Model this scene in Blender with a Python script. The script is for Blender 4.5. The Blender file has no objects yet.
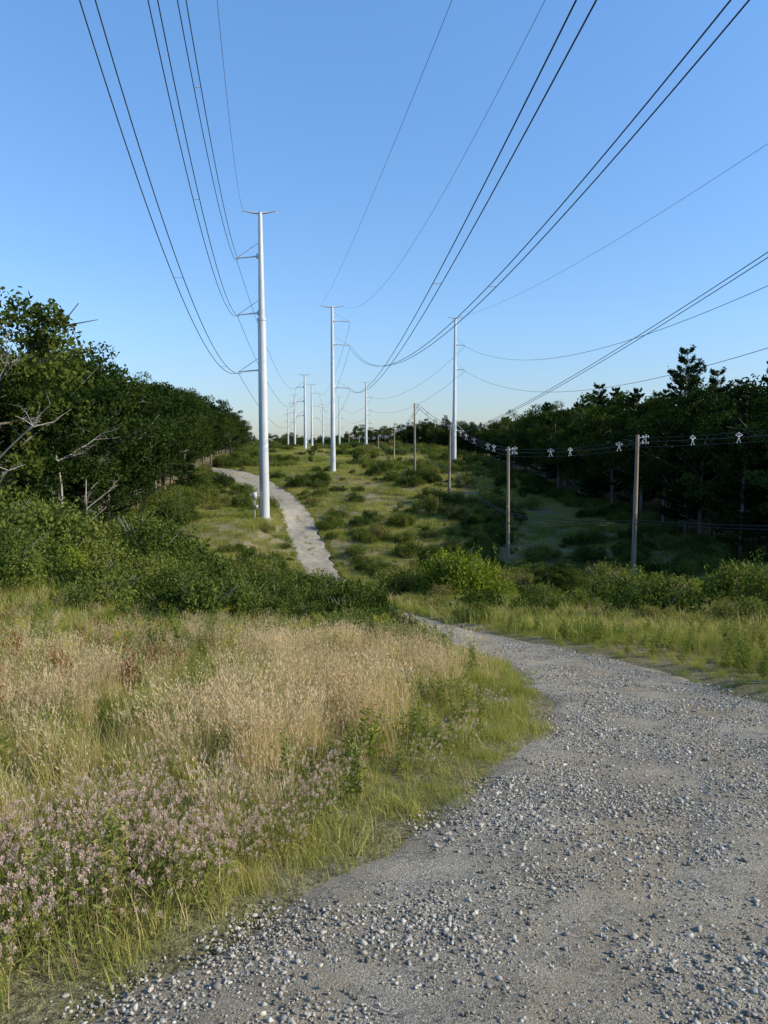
import bpy, math, numpy as np
from mathutils import Vector, Matrix
R = np.random.RandomState(7)
scene = bpy.context.scene

# ------------------------------------------------------------------ noise / terrain
def _hash(ix, iy, seed):
    n = (ix.astype(np.int64)*374761393 + iy.astype(np.int64)*668265263 + seed*1442695041) & 0x7fffffff
    n = ((n ^ (n >> 13))*1274126177) & 0x7fffffff
    n = n ^ (n >> 16)
    return (n & 0xffff)/65535.0
def vnoise(x, y, seed=0):
    x = np.asarray(x, float); y = np.asarray(y, float)
    x0 = np.floor(x); y0 = np.floor(y); fx = x-x0; fy = y-y0
    fx = fx*fx*(3-2*fx); fy = fy*fy*(3-2*fy)
    a = _hash(x0, y0, seed); b = _hash(x0+1, y0, seed); c = _hash(x0, y0+1, seed); d = _hash(x0+1, y0+1, seed)
    return (a*(1-fx)+b*fx)*(1-fy)+(c*(1-fx)+d*fx)*fy
def fbm(x, y, seed=0):
    return (vnoise(x, y, seed)+.5*vnoise(x*2.1, y*2.1, seed+1)+.25*vnoise(x*4.3, y*4.3, seed+2))/1.75
def sstep(a, b, x):
    t = np.clip((np.asarray(x, float)-a)/(b-a), 0, 1); return t*t*(3-2*t)

GY = np.arange(-40, 220, .1)
ek = [-40,-6,-2,0,1.5,2.6,3.2,4.56,7.3,10,13.5,17.8,21,25,35,50,65,76,85,98,115,135,155,165,185,220]
eL = [-16,-5.5,-3.4,-2.5,-1.75,-1.23,-.8,.1,1.5,2.17,2.45,2.1,1.6,.8,-1.5,-4.2,-6,-7.8,-9.9,-12.9,-16.6,-24,-34,-41,-56,-80]
eR = [-7,1.5,3.0,3.7,4.2,4.5,4.7,5.0,5.3,5.4,5.3,4.7,4.1,3.2,1.4,-.9,-2.4,-3.9,-5.6,-8.3,-11.6,-17.4,-25.0,-30,-44,-64]
def gsm(a, w):
    n = int(w/.1*3); k = np.exp(-.5*(np.arange(-n, n+1)/(w/.1))**2); k /= k.sum()
    return np.convolve(np.pad(a, n, mode='edge'), k, mode='valid')
Lg = np.interp(GY, ek, eL); Rg = np.interp(GY, ek, eR)
wfar = sstep(18, 40, GY)
Lg = gsm(Lg, .5)*(1-wfar)+gsm(Lg, 4)*wfar
Rg = gsm(Rg, .9)*(1-wfar)+gsm(Rg, 4)*wfar
def roadL(y): return np.interp(y, GY, Lg)
def roadR(y): return np.interp(y, GY, Rg)

PY = np.arange(-300, 6000, 1.0)
pk = [-300,-60,0,5,10,20,30,50,62,70,76,85,100,115,135,160,180,230,300,340,420,700,2000,6000]
pz = [20,11,0,-1,-2,-4,-5.9,-9.3,-11.2,-12.0,-12.9,-13,-11,-9.4,-7.4,-5.6,-5.2,-3,-1.2,-2.5,-7,-12,-15,-20]
Pg = np.interp(PY, pk, pz)
wp = sstep(12, 30, PY)
Pg = Pg*(1-wp)+gsm(np.repeat(Pg, 1), .4)*wp
def roadmask(x, y, pad=0.0, soft=.5):
    l = roadL(y)-pad; r = roadR(y)+pad
    return sstep(0, soft, np.minimum(x-l, r-x))*(np.asarray(y) < 218)
def base_h(x, y):
    x = np.asarray(x, float); y = np.asarray(y, float)
    z = np.interp(y, PY, Pg)
    z = z + 2.6*sstep(-7, -20, x)*sstep(16, 30, y)*(1-sstep(75, 105, y))
    z = z + 1.9*sstep(-12, -17, x)*sstep(80, 96, y)*(1-sstep(104, 125, y))
    z = z - 3.5*sstep(14, 38, x)*sstep(100, 150, y)*(1-sstep(280, 400, y))
    z = z + 1.5*sstep(20, 34, x)*sstep(40, 60, y)*(1-sstep(85, 110, y))
    far = sstep(30, 90, y)
    z = z + far*(1.6*(fbm(x/28, y/28, 5)-.5)+.5*(fbm(x/7, y/7, 6)-.5)*(1-roadmask(x,y,2,3)))
    return z
def road_h(x, y):
    return base_h(x, y) + .03*(fbm(np.asarray(x)/.9, np.asarray(y)/1.3, 9)-.5)
def ground_h(x, y):
    b = base_h(x, y)
    off = 1-roadmask(x, y, .3, .5)
    z = b + off*(.16*(fbm(np.asarray(x)/1.7, np.asarray(y)/1.7, 3)-.35) + .05*sstep(0,1,np.abs(x-roadL(y))))
    y = np.asarray(y)
    dep = np.where(y < 40, .06, .22)
    return z - dep*roadmask(x, y, 0.0, .6)

# ------------------------------------------------------------------ mesh builder
class MB:
    def __init__(s): s.v=[]; s.f=[]; s.m=[]; s.t=[]; s.n=0
    def add(s, v, f, mat=0, tint=.5):
        v=np.asarray(v,float); f=np.asarray(f,int)
        s.v.append(v); s.f.append(f+s.n); s.n+=len(v)
        s.m.append(np.full(len(f),mat)); s.t.append(np.broadcast_to(np.asarray(tint,float),(len(f),)).copy())
    def mesh(s, name, mats, smooth=False):
        v=np.concatenate(s.v); f=np.concatenate(s.f); me=bpy.data.meshes.new(name)
        me.vertices.add(len(v)); me.vertices.foreach_set('co', v.ravel().astype(np.float32))
        k=f.shape[1]
        me.loops.add(f.size); me.loops.foreach_set('vertex_index', f.ravel().astype(np.int32))
        me.polygons.add(len(f)); me.polygons.foreach_set('loop_start', (np.arange(len(f))*k).astype(np.int32))
        me.polygons.foreach_set('loop_total', np.full(len(f),k,np.int32))
        for m in mats: me.materials.append(m)
        me.polygons.foreach_set('material_index', np.concatenate(s.m).astype(np.int32))
        me.update(calc_edges=True)
        a=me.attributes.new('tint','FLOAT','FACE'); a.data.foreach_set('value', np.concatenate(s.t).astype(np.float32))
        if smooth: me.polygons.foreach_set('use_smooth', np.ones(len(f),bool))
        me.validate()
        return me
def tube(mb, pts, rad, n=6, mat=0, tint=.5, cap=False):
    pts=np.asarray(pts,float); m=len(pts); rad=np.broadcast_to(np.asarray(rad,float),(m,))
    d=np.gradient(pts,axis=0); d/= (np.linalg.norm(d,axis=1,keepdims=True)+1e-9)
    ref=np.array([0,0,1.]) if abs(d[:,2]).mean()<.8 else np.array([1.,0,0])
    u=np.cross(d,ref); u/= (np.linalg.norm(u,axis=1,keepdims=True)+1e-9); w=np.cross(d,u)
    a=np.linspace(0,2*np.pi,n,endpoint=False)
    V=pts[:,None,:]+rad[:,None,None]*(np.cos(a)[None,:,None]*u[:,None,:]+np.sin(a)[None,:,None]*w[:,None,:])
    i=np.arange(m-1)[:,None]; j=np.arange(n)[None,:]; j2=(j+1)%n
    F=np.stack([i*n+j,i*n+j2,(i+1)*n+j2,(i+1)*n+j],-1).reshape(-1,4)
    mb.add(V.reshape(-1,3),F,mat,tint)
    if cap:
        for e in (0,m-1):
            vv=np.vstack([V[e],[pts[e]]])
            ff=[[k,(k+1)%n,(k+2)%n,n] for k in range(0,n-1,2)]
            mb.add(vv,ff,mat,tint)
def box(mb, c, s, mat=0, tint=.5, rot=0):
    x,y,z=[q/2 for q in s]
    v=np.array([[-x,-y,-z],[x,-y,-z],[x,y,-z],[-x,y,-z],[-x,-y,z],[x,-y,z],[x,y,z],[-x,y,z]])
    ca,sa=math.cos(rot),math.sin(rot); v=v@np.array([[ca,sa,0],[-sa,ca,0],[0,0,1]])+np.array(c)
    mb.add(v,[[0,3,2,1],[4,5,6,7],[0,1,5,4],[1,2,6,5],[2,3,7,6],[3,0,4,7]],mat,tint)
def runit(n, rs):
    a=rs.normal(size=(n,3)); return a/np.linalg.norm(a,axis=1,keepdims=True)
def leaves(mb, C, L, W, mat, tint, rs, U=None, flat=0):
    n=len(C)
    if U is None: U=runit(n,rs)
    P=runit(n,rs)
    V=np.cross(U,P); V/= (np.linalg.norm(V,axis=1,keepdims=True)+1e-9)
    L=np.broadcast_to(L,(n,))[:,None]*.5; W=np.broadcast_to(W,(n,))[:,None]*.5
    q=np.stack([C-U*L, C+V*W, C+U*L, C-V*W],1).reshape(-1,3)
    mb.add(q, np.arange(4*n).reshape(-1,4), mat, tint)
def blades(mb, n, H, spread, W, lean, rs, mat=0, seg=4, heads=False, hmat=1, hs=(.05,.014), hn=9, wind=(0,0)):
    base=np.zeros((n,3)); r=spread*np.sqrt(rs.rand(n)); a=rs.rand(n)*6.283
    base[:,0]=r*np.cos(a); base[:,1]=r*np.sin(a); base[:,2]=-.04
    h=H*(.5+.5*rs.rand(n)); az=rs.rand(n)*6.283; ln=lean*(.2+rs.rand(n))
    dirh=np.stack([np.cos(az)+wind[0],np.sin(az)+wind[1],0*az],1)
    side=np.stack([-np.sin(az+rs.normal(0,.7,n)),np.cos(az+rs.normal(0,.7,n)),0*az],1)
    t=np.linspace(0,1,seg+1)
    P=base[:,None,:]+dirh[:,None,:]*(ln*h)[:,None,None]*(t**1.8)[None,:,None]
    P[:,:,2]+= h[:,None]*(t-.25*ln[:,None]*t**2.5)
    w=W*(.6+.4*rs.rand(n))[:,None]*(1-t**2*.88)[None,:]
    A=P-side[:,None,:]*w[:,:,None]/2; B=P+side[:,None,:]*w[:,:,None]/2
    V=np.stack([A,B],2).reshape(n,-1,3); k=2*(seg+1)
    F=np.array([[2*i,2*i+1,2*i+3,2*i+2] for i in range(seg)])
    F=(F[None]+(np.arange(n)*k)[:,None,None]).reshape(-1,4)
    mb.add(V.reshape(-1,3),F,mat,np.repeat(rs.rand(n),seg))
    if heads:
        top=P[:,-1]; pre=P[:,-2]; d=top-pre; d/=np.linalg.norm(d,axis=1,keepdims=True)
        s=rs.rand(n,hn)
        C=top[:,None]-d[:,None]*(s*h[:,None]*.22)[:,:,None]+rs.normal(0,.006,(n,hn,3))
        U=np.repeat(d[:,None],hn,1)+rs.normal(0,.25,(n,hn,3)); U/=np.linalg.norm(U,axis=2,keepdims=True)
        leaves(mb,C.reshape(-1,3),hs[0],hs[1],hmat,np.repeat(rs.rand(n),hn),rs,U.reshape(-1,3))

# ------------------------------------------------------------------ materials
def newmat(name):
    m=bpy.data.materials.new(name); m.use_nodes=True; nt=m.node_tree; nt.nodes.clear()
    return m,nt,nt.nodes,nt.links
def ramp(nodes, stops, interp='LINEAR'):
    r=nodes.new('ShaderNodeValToRGB'); e=r.color_ramp.elements
    while len(e)>1: e.remove(e[0])
    e[0].position=stops[0][0]; e[0].color=(*stops[0][1],1)
    for p,c in stops[1:]:
        q=e.new(p); q.color=(*c,1)
    r.color_ramp.interpolation=interp
    return r
def noise(nodes, links, scale, detail=3, vec=None, rough=.55):
    n=nodes.new('ShaderNodeTexNoise'); n.inputs['Scale'].default_value=scale; n.inputs['Detail'].default_value=detail
    n.inputs['Roughness'].default_value=rough
    if vec is not None: links.new(vec,n.inputs['Vector'])
    return n
def math_n(nodes, links, op, a, b, c=None):
    m=nodes.new('ShaderNodeMath'); m.operation=op
    for i,q in enumerate((a,b,c)):
        if q is None: continue
        if isinstance(q,(int,float)): m.inputs[i].default_value=q
        else: links.new(q,m.inputs[i])
    return m.outputs[0]
def mixc(nodes, links, fac, a, b, mode='MIX'):
    m=nodes.new('ShaderNodeMix'); m.data_type='RGBA'; m.blend_type=mode
    if isinstance(fac,(int,float)): m.inputs[0].default_value=fac
    else: links.new(fac,m.inputs[0])
    for i,q in ((6,a),(7,b)):
        if isinstance(q,tuple): m.inputs[i].default_value=(*q,1)
        else: links.new(q,m.inputs[i])
    return m.outputs[2]
# 'patch' = per-plant value from a slow ground-position noise, stored on the scattered points
def foliage(name, stops, trans=.3, wr=.3, wt=.3, wn=.4):
    m,nt,N,Lk=newmat(name)
    att=N.new('ShaderNodeAttribute'); att.attribute_name='tint'
    pn=N.new('ShaderNodeAttribute'); pn.attribute_name='patch'; pn.attribute_type='INSTANCER'
    oi=N.new('ShaderNodeObjectInfo')
    s=wr+wt+wn
    f=math_n(N,Lk,'MULTIPLY',oi.outputs['Random'],wr/s)
    f=math_n(N,Lk,'MULTIPLY_ADD',att.outputs['Fac'],wt/s,f)
    f=math_n(N,Lk,'MULTIPLY_ADD',pn.outputs['Fac'],wn/s,f)
    r=ramp(N,stops); Lk.new(f,r.inputs[0])
    d=N.new('ShaderNodeBsdfDiffuse'); Lk.new(r.outputs[0],d.inputs['Color'])
    t=N.new('ShaderNodeBsdfTranslucent')
    tc=mixc(N,Lk,1.0,r.outputs[0],(1.1,1.05,.5),'MULTIPLY'); Lk.new(tc,t.inputs[0])
    mx=N.new('ShaderNodeMixShader'); mx.inputs[0].default_value=trans; Lk.new(d.outputs[0],mx.inputs[1]); Lk.new(t.outputs[0],mx.inputs[2])
    o=N.new('ShaderNodeOutputMaterial'); Lk.new(mx.outputs[0],o.inputs[0])
    return m
def surf(name, stops, scale, rough=.8, metal=0, bump=0, bscale=None, stretch=None, spec=.3):
    m,nt,N,Lk=newmat(name)
    tc=N.new('ShaderNodeTexCoord'); vec=tc.outputs['Object']
    if stretch:
        mp=N.new('ShaderNodeMapping'); mp.inputs['Scale'].default_value=stretch; Lk.new(vec,mp.inputs[0]); vec=mp.outputs[0]
    nz=noise(N,Lk,scale,3,vec); r=ramp(N,stops); Lk.new(nz.outputs[0],r.inputs[0])
    d=N.new('ShaderNodeBsdfPrincipled'); d.inputs['Roughness'].default_value=rough; d.inputs['Metallic'].default_value=metal; d.inputs['Specular IOR Level'].default_value=spec
    Lk.new(r.outputs[0],d.inputs['Base Color'])
    if bump:
        b=N.new('ShaderNodeBump'); b.inputs['Strength'].default_value=bump; b.inputs['Distance'].default_value=.03
        n2=noise(N,Lk,bscale or scale*3,3,vec); Lk.new(n2.outputs[0],b.inputs['Height']); Lk.new(b.outputs[0],d.inputs['Normal'])
    o=N.new('ShaderNodeOutputMaterial'); Lk.new(d.outputs[0],o.inputs[0])
    return m

M_oak=foliage('oak_leaves',[(.15,(.012,.026,.007)),(.4,(.030,.053,.012)),(.65,(.058,.086,.017)),(.9,(.115,.135,.028))],.25)
M_pine=foliage('pine_needles',[(.2,(.012,.026,.010)),(.6,(.026,.048,.014)),(.95,(.055,.08,.022))],.12)
M_shrub=foliage('shrub_leaves',[(.15,(.032,.054,.013)),(.35,(.068,.102,.02)),(.5,(.13,.165,.034)),(.65,(.21,.225,.05)),(.8,(.22,.175,.07)),(.92,(.30,.28,.09))],.3)
M_bright=foliage('bright_leaves',[(.1,(.13,.17,.02)),(.6,(.23,.28,.04)),(.95,(.36,.37,.07))],.35)
M_gr=foliage('green_grass_blades',[(.15,(.14,.175,.03)),(.45,(.25,.285,.055)),(.70,(.40,.375,.11)),(.9,(.54,.44,.20))],.35)
M_dry=foliage('dry_grass_blades',[(.12,(.24,.22,.07)),(.32,(.42,.34,.14)),(.58,(.62,.48,.24)),(.9,(.74,.60,.35))],.35)
M_seed=foliage('grass_seed_heads',[(.1,(.48,.34,.21)),(.5,(.64,.48,.30)),(.9,(.76,.61,.42))],.35)
M_mead=foliage('meadow_grass_blades',[(.15,(.13,.17,.035)),(.35,(.23,.265,.05)),(.55,(.36,.36,.095)),(.74,(.46,.39,.15)),(.9,(.58,.45,.23))],.3)
M_clov=foliage('clover_heads',[(.1,(.42,.28,.25)),(.5,(.60,.43,.38)),(.9,(.74,.58,.51))],.3)
M_gold=foliage('goldenrod_heads',[(.1,(.40,.34,.04)),(.9,(.62,.52,.08))],.3)
M_red=foliage('reddish_leaves',[(.1,(.16,.08,.03)),(.9,(.34,.16,.06))],.3)
M_weed=foliage('weed_leaves',[(.1,(.08,.115,.022)),(.45,(.16,.20,.04)),(.75,(.26,.27,.07)),(.95,(.36,.28,.12))],.3)
M_bark=surf('bark',[(.3,(.08,.066,.052)),(.7,(.28,.245,.195))],3,.95,0,.6,8,(1,1,.2))
M_pale=surf('bleached_wood',[(.3,(.30,.27,.23)),(.7,(.48,.44,.39))],3,.9)
M_wood=surf('weathered_pole_wood',[(.3,(.20,.145,.095)),(.7,(.42,.34,.245))],4,.9,0,.3,12,(1,1,.06))
M_steel=surf('galvanised_steel',[(.3,(.53,.53,.515)),(.7,(.67,.67,.655))],.6,.55,.1,0,None,(1,1,.4),.4)
M_ins=surf('insulator_polymer',[(.3,(.45,.46,.47)),(.7,(.6,.61,.62))],5,.5)
M_white=surf('white_insulator',[(.3,(.6,.6,.6)),(.7,(.72,.72,.72))],5,.4)
M_wire=surf('aluminium_cable',[(.3,(.05,.05,.055)),(.7,(.09,.09,.095))],2,.6,.3)
M_wirel=surf('weathered_cable',[(.3,(.16,.17,.18)),(.7,(.22,.23,.24))],2,.6,.3)
M_cover=surf('covered_cable',[(.3,(.03,.03,.03)),(.7,(.05,.05,.05))],2,.6)

def ground_mat():
    m,nt,N,Lk=newmat('meadow_ground')
    geo=N.new('ShaderNodeNewGeometry'); P=geo.outputs['Position']
    n1=noise(N,Lk,.07,3,P); n2=noise(N,Lk,.9,4,P); n3=noise(N,Lk,20,4,P,.75)
    r1=ramp(N,[(.3,(.11,.13,.035)),(.5,(.20,.20,.06)),(.62,(.30,.25,.12)),(.75,(.38,.30,.18))]); Lk.new(n1.outputs[0],r1.inputs[0])
    r2=ramp(N,[(.3,(.17,.145,.075)),(.5,(.26,.215,.13)),(.7,(.36,.30,.205))]); Lk.new(n2.outputs[0],r2.inputs[0])
    c=mixc(N,Lk,.65,r1.outputs[0],r2.outputs[0])
    r3=ramp(N,[(.35,(.35,.35,.35)),(.65,(1.3,1.3,1.3))]); Lk.new(n3.outputs[0],r3.inputs[0])
    c=mixc(N,Lk,1.0,c,r3.outputs[0],'MULTIPLY')
    d=N.new('ShaderNodeBsdfDiffuse'); Lk.new(c,d.inputs['Color'])
    b=N.new('ShaderNodeBump'); b.inputs['Strength'].default_value=.9; b.inputs['Distance'].default_value=.05; Lk.new(n3.outputs[0],b.inputs['Height']); Lk.new(b.outputs[0],d.inputs['Normal'])
    o=N.new('ShaderNodeOutputMaterial'); Lk.new(d.outputs[0],o.inputs[0]); return m
def gravel_mat():
    m,nt,N,Lk=newmat('gravel')
    geo=N.new('ShaderNodeNewGeometry'); P=geo.outputs['Position']
    uv=N.new('ShaderNodeUVMap'); uv.uv_map='UVMap'
    nf=noise(N,Lk,46,4,P,.8)
    pv=N.new('ShaderNodeVectorMath'); pv.operation='MULTIPLY_ADD'; Lk.new(nf.outputs[1],pv.inputs[0]); pv.inputs[1].default_value=(.02,.02,.02); Lk.new(P,pv.inputs[2])
    v1=N.new('ShaderNodeTexVoronoi'); v1.inputs['Scale'].default_value=80; Lk.new(pv.outputs[0],v1.inputs['Vector'])
    v2=N.new('ShaderNodeTexVoronoi'); v2.inputs['Scale'].default_value=190; Lk.new(pv.outputs[0],v2.inputs['Vector'])
    sp=N.new('ShaderNodeSeparateColor'); Lk.new(v1.outputs['Color'],sp.inputs[0])
    sp2=N.new('ShaderNodeSeparateColor'); Lk.new(v2.outputs['Color'],sp2.inputs[0])
    r1=ramp(N,[(0,(.13,.118,.098)),(.35,(.28,.257,.215)),(.8,(.45,.41,.345)),(1,(.70,.65,.565))]); Lk.new(sp.outputs[0],r1.inputs[0])
    r2=ramp(N,[(0,(.16,.14,.11)),(.5,(.35,.315,.257)),(1,(.60,.545,.45))]); Lk.new(sp2.outputs[1],r2.inputs[0])
    nb=noise(N,Lk,4.2,4,P,.65)
    rb=ramp(N,[(.42,(0,0,0)),(.58,(1,1,1))]); Lk.new(nb.outputs[0],rb.inputs[0])
    stones=mixc(N,Lk,rb.outputs[0],r1.outputs[0],r2.outputs[0])
    mp=N.new('ShaderNodeMapping'); mp.inputs['Scale'].default_value=(6.5,.35,1); Lk.new(uv.outputs[0],mp.inputs[0])
    nd=noise(N,Lk,1.0,4,mp.outputs[0],.6)
    dsum=math_n(N,Lk,'MULTIPLY_ADD',nf.outputs[0],.45,nd.outputs[0])
    rd=ramp(N,[(.66,(0,0,0)),(.82,(1,1,1))]); Lk.new(dsum,rd.inputs[0])
    dirt=ramp(N,[(.3,(.26,.21,.14)),(.7,(.54,.45,.32))]); Lk.new(nf.outputs[0],dirt.inputs[0])
    c=mixc(N,Lk,math_n(N,Lk,'MULTIPLY',rd.outputs[0],.75),stones,dirt.outputs[0])
    rl=ramp(N,[(.3,(.84,.84,.84)),(.7,(1.22,1.21,1.18))]); Lk.new(nb.outputs[0],rl.inputs[0])
    c=mixc(N,Lk,1.0,c,rl.outputs[0],'MULTIPLY')
    n5=noise(N,Lk,.9,4,P,.7); rm=ramp(N,[(.38,(.76,.75,.73)),(.6,(1.1,1.1,1.08))]); Lk.new(n5.outputs[0],rm.inputs[0])
    c=mixc(N,Lk,.8,c,mixc(N,Lk,1.0,c,rm.outputs[0],'MULTIPLY'))
    d=N.new('ShaderNodeBsdfDiffuse'); Lk.new(c,d.inputs['Color'])
    h=math_n(N,Lk,'MULTIPLY_ADD',v1.outputs['Distance'],-.6,math_n(N,Lk,'MULTIPLY_ADD',v2.outputs['Distance'],-.4,math_n(N,Lk,'MULTIPLY',nf.outputs[0],1.2)))
    b=N.new('ShaderNodeBump'); b.inputs['Strength'].default_value=1.0; b.inputs['Distance'].default_value=.02; Lk.new(h,b.inputs['Height']); Lk.new(b.outputs[0],d.inputs['Normal'])
    o=N.new('ShaderNodeOutputMaterial'); Lk.new(d.outputs[0],o.inputs[0]); return m
def stone_mat():
    m,nt,N,Lk=newmat('loose_stone')
    at=N.new('ShaderNodeAttribute'); at.attribute_name='tint'; r=ramp(N,[(0,(.14,.126,.103)),(.35,(.27,.243,.197)),(.7,(.40,.363,.30)),(.92,(.49,.433,.345)),(1,(.63,.58,.495))]); Lk.new(at.outputs['Fac'],r.inputs[0])
    d=N.new('ShaderNodeBsdfDiffuse'); Lk.new(r.outputs[0],d.inputs['Color'])
    o=N.new('ShaderNodeOutputMaterial'); Lk.new(d.outputs[0],o.inputs[0]); return m
M_ground=ground_mat(); M_gravel=gravel_mat(); M_stone=stone_mat()

def link(me, name, loc=(0,0,0), rz=0, sc=1):
    o=bpy.data.objects.new(name,me); scene.collection.objects.link(o)
    o.location=loc; o.rotation_euler=(0,0,rz); o.scale=(sc,sc,sc) if np.isscalar(sc) else sc
    o['patch']=float(np.clip(.15+.7*R.rand(),0,1))
    return o

# ------------------------------------------------------------------ terrain sheet
ys=np.unique(np.round(np.concatenate([np.linspace(-400,-40,10),np.arange(-40,-5,2.5),np.arange(-5,30,.25),np.arange(30,170,.8),np.arange(170,440,4),np.geomspace(440,6000,30)]),3))
xs=np.unique(np.round(np.concatenate([-np.geomspace(60,5000,30),np.arange(-60,-14,.8),np.arange(-14,12,.25),np.arange(12,60,1.5),np.geomspace(60,5000,30)]),3))
X,Y=np.meshgrid(xs,ys); Z=ground_h(X,Y)
nx=len(xs); ny=len(ys)
V=np.stack([X,Y,Z],-1).reshape(-1,3)
i,j=np.meshgrid(np.arange(ny-1),np.arange(nx-1),indexing='ij'); k=i*nx+j
F=np.stack([k,k+1,k+nx+1,k+nx],-1).reshape(-1,4)
mb=MB(); mb.add(V,F); link(mb.mesh('ground',[M_ground],True),'ground')

# ------------------------------------------------------------------ gravel road
ry=np.concatenate([np.arange(-30,30,.12),np.arange(30,215,.35)]); nc=25
u=np.linspace(0,1,nc); fr=sstep(30,70,ry)
l=roadL(ry)+ (vnoise(ry/1.1,ry*0,21)-.5)*.45+(vnoise(ry/.3,ry*0,22)-.5)*.2+fr*(vnoise(ry/2.5,ry*0,24)-.5)*.8
r=roadR(ry)+ (vnoise(ry/1.3,ry*0+7,23)-.5)*.45+fr*(vnoise(ry/2.2,ry*0,25)-.5)*.8
X=l[:,None]*(1-u)+r[:,None]*u; Y=np.repeat(ry[:,None],nc,1)
Z=road_h(X,Y)+.01+np.where(Y>40,.08,0)-.08*(np.abs(u-.5)*2)[None,:]**24
V=np.stack([X,Y,Z],-1).reshape(-1,3); m_=len(ry)
i,j=np.meshgrid(np.arange(m_-1),np.arange(nc-1),indexing='ij'); k=i*nc+j
F=np.stack([k,k+1,k+nc+1,k+nc],-1).reshape(-1,4)
mb=MB(); mb.add(V,F); me=mb.mesh('gravel_road',[M_gravel],True)
uvl=me.uv_layers.new(name='UVMap'); UV=np.stack([np.repeat(u[None],m_,0),np.repeat(ry[:,None],nc,1)],-1).reshape(-1,2)
vi=np.zeros(len(me.loops),np.int32); me.loops.foreach_get('vertex_index',vi); uvl.data.foreach_set('uv',UV[vi].ravel().astype(np.float32))
link(me,'gravel_road')

# ------------------------------------------------------------------ instancing
def scatter(name, templates, pts, rz, sc, idx=None, tilt=0.0, sz=None, patch=None, rot=None):
    col=bpy.data.collections.new(name+'_parts')
    for q,me in enumerate(templates):
        o=bpy.data.objects.new('%s_%02d'%(name+'_part',q),me); col.objects.link(o)
    n=len(pts); me=bpy.data.meshes.new(name); me.vertices.add(n); me.vertices.foreach_set('co',np.asarray(pts,np.float32).ravel())
    if rot is None:
        rot=np.zeros((n,3),np.float32); rot[:,2]=rz
        if tilt: rot[:,0]=R.normal(0,tilt,n); rot[:,1]=R.normal(0,tilt,n)
    a=me.attributes.new('rot','FLOAT_VECTOR','POINT'); a.data.foreach_set('vector',np.asarray(rot,np.float32).ravel())
    s3=np.stack([sc,sc,sc if sz is None else sz],1).astype(np.float32)
    a=me.attributes.new('scl','FLOAT_VECTOR','POINT'); a.data.foreach_set('vector',s3.ravel())
    if patch is None:
        px,py=pts[:,0],pts[:,1]
        patch=np.clip((.6*fbm(px/11,py/11,91)+.4*fbm(px/2.6,py/2.6,95)-.5)*2.6+.5,0,1)
    a=me.attributes.new('patch','FLOAT','POINT'); a.data.foreach_set('value',np.asarray(patch,np.float32))
    if idx is None: idx=R.randint(0,len(templates),n)
    a=me.attributes.new('idx','INT','POINT'); a.data.foreach_set('value',np.asarray(idx,np.int32))
    o=link(me,name)
    ng=bpy.data.node_groups.new(name+'_nodes','GeometryNodeTree')
    ng.interface.new_socket('Geometry',in_out='INPUT',socket_type='NodeSocketGeometry'); ng.interface.new_socket('Geometry',in_out='OUTPUT',socket_type='NodeSocketGeometry')
    N=ng.nodes; Lk=ng.links
    gi=N.new('NodeGroupInput'); go=N.new('NodeGroupOutput'); ci=N.new('GeometryNodeCollectionInfo'); ci.inputs[0].default_value=col
    ci.inputs['Separate Children'].default_value=True; ci.inputs['Reset Children'].default_value=True
    ip=N.new('GeometryNodeInstanceOnPoints'); ip.inputs['Pick Instance'].default_value=True
    def na(nm,t):
        q=N.new('GeometryNodeInputNamedAttribute'); q.data_type=t; q.inputs[0].default_value=nm; return q.outputs[0]
    Lk.new(gi.outputs[0],ip.inputs['Points']); Lk.new(ci.outputs[0],ip.inputs['Instance'])
    Lk.new(na('idx','INT'),ip.inputs['Instance Index']); Lk.new(na('rot','FLOAT_VECTOR'),ip.inputs['Rotation']); Lk.new(na('scl','FLOAT_VECTOR'),ip.inputs['Scale'])
    Lk.new(ip.outputs[0],go.inputs[0])
    md=o.modifiers.new('scatter','NODES'); md.node_group=ng
    return o
def rect_pts(x0,x1,y0,y1,dens):
    n=max(1,int((x1-x0)*(y1-y0)*dens)); return x0+(x1-x0)*R.rand(n), y0+(y1-y0)*R.rand(n)

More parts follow.
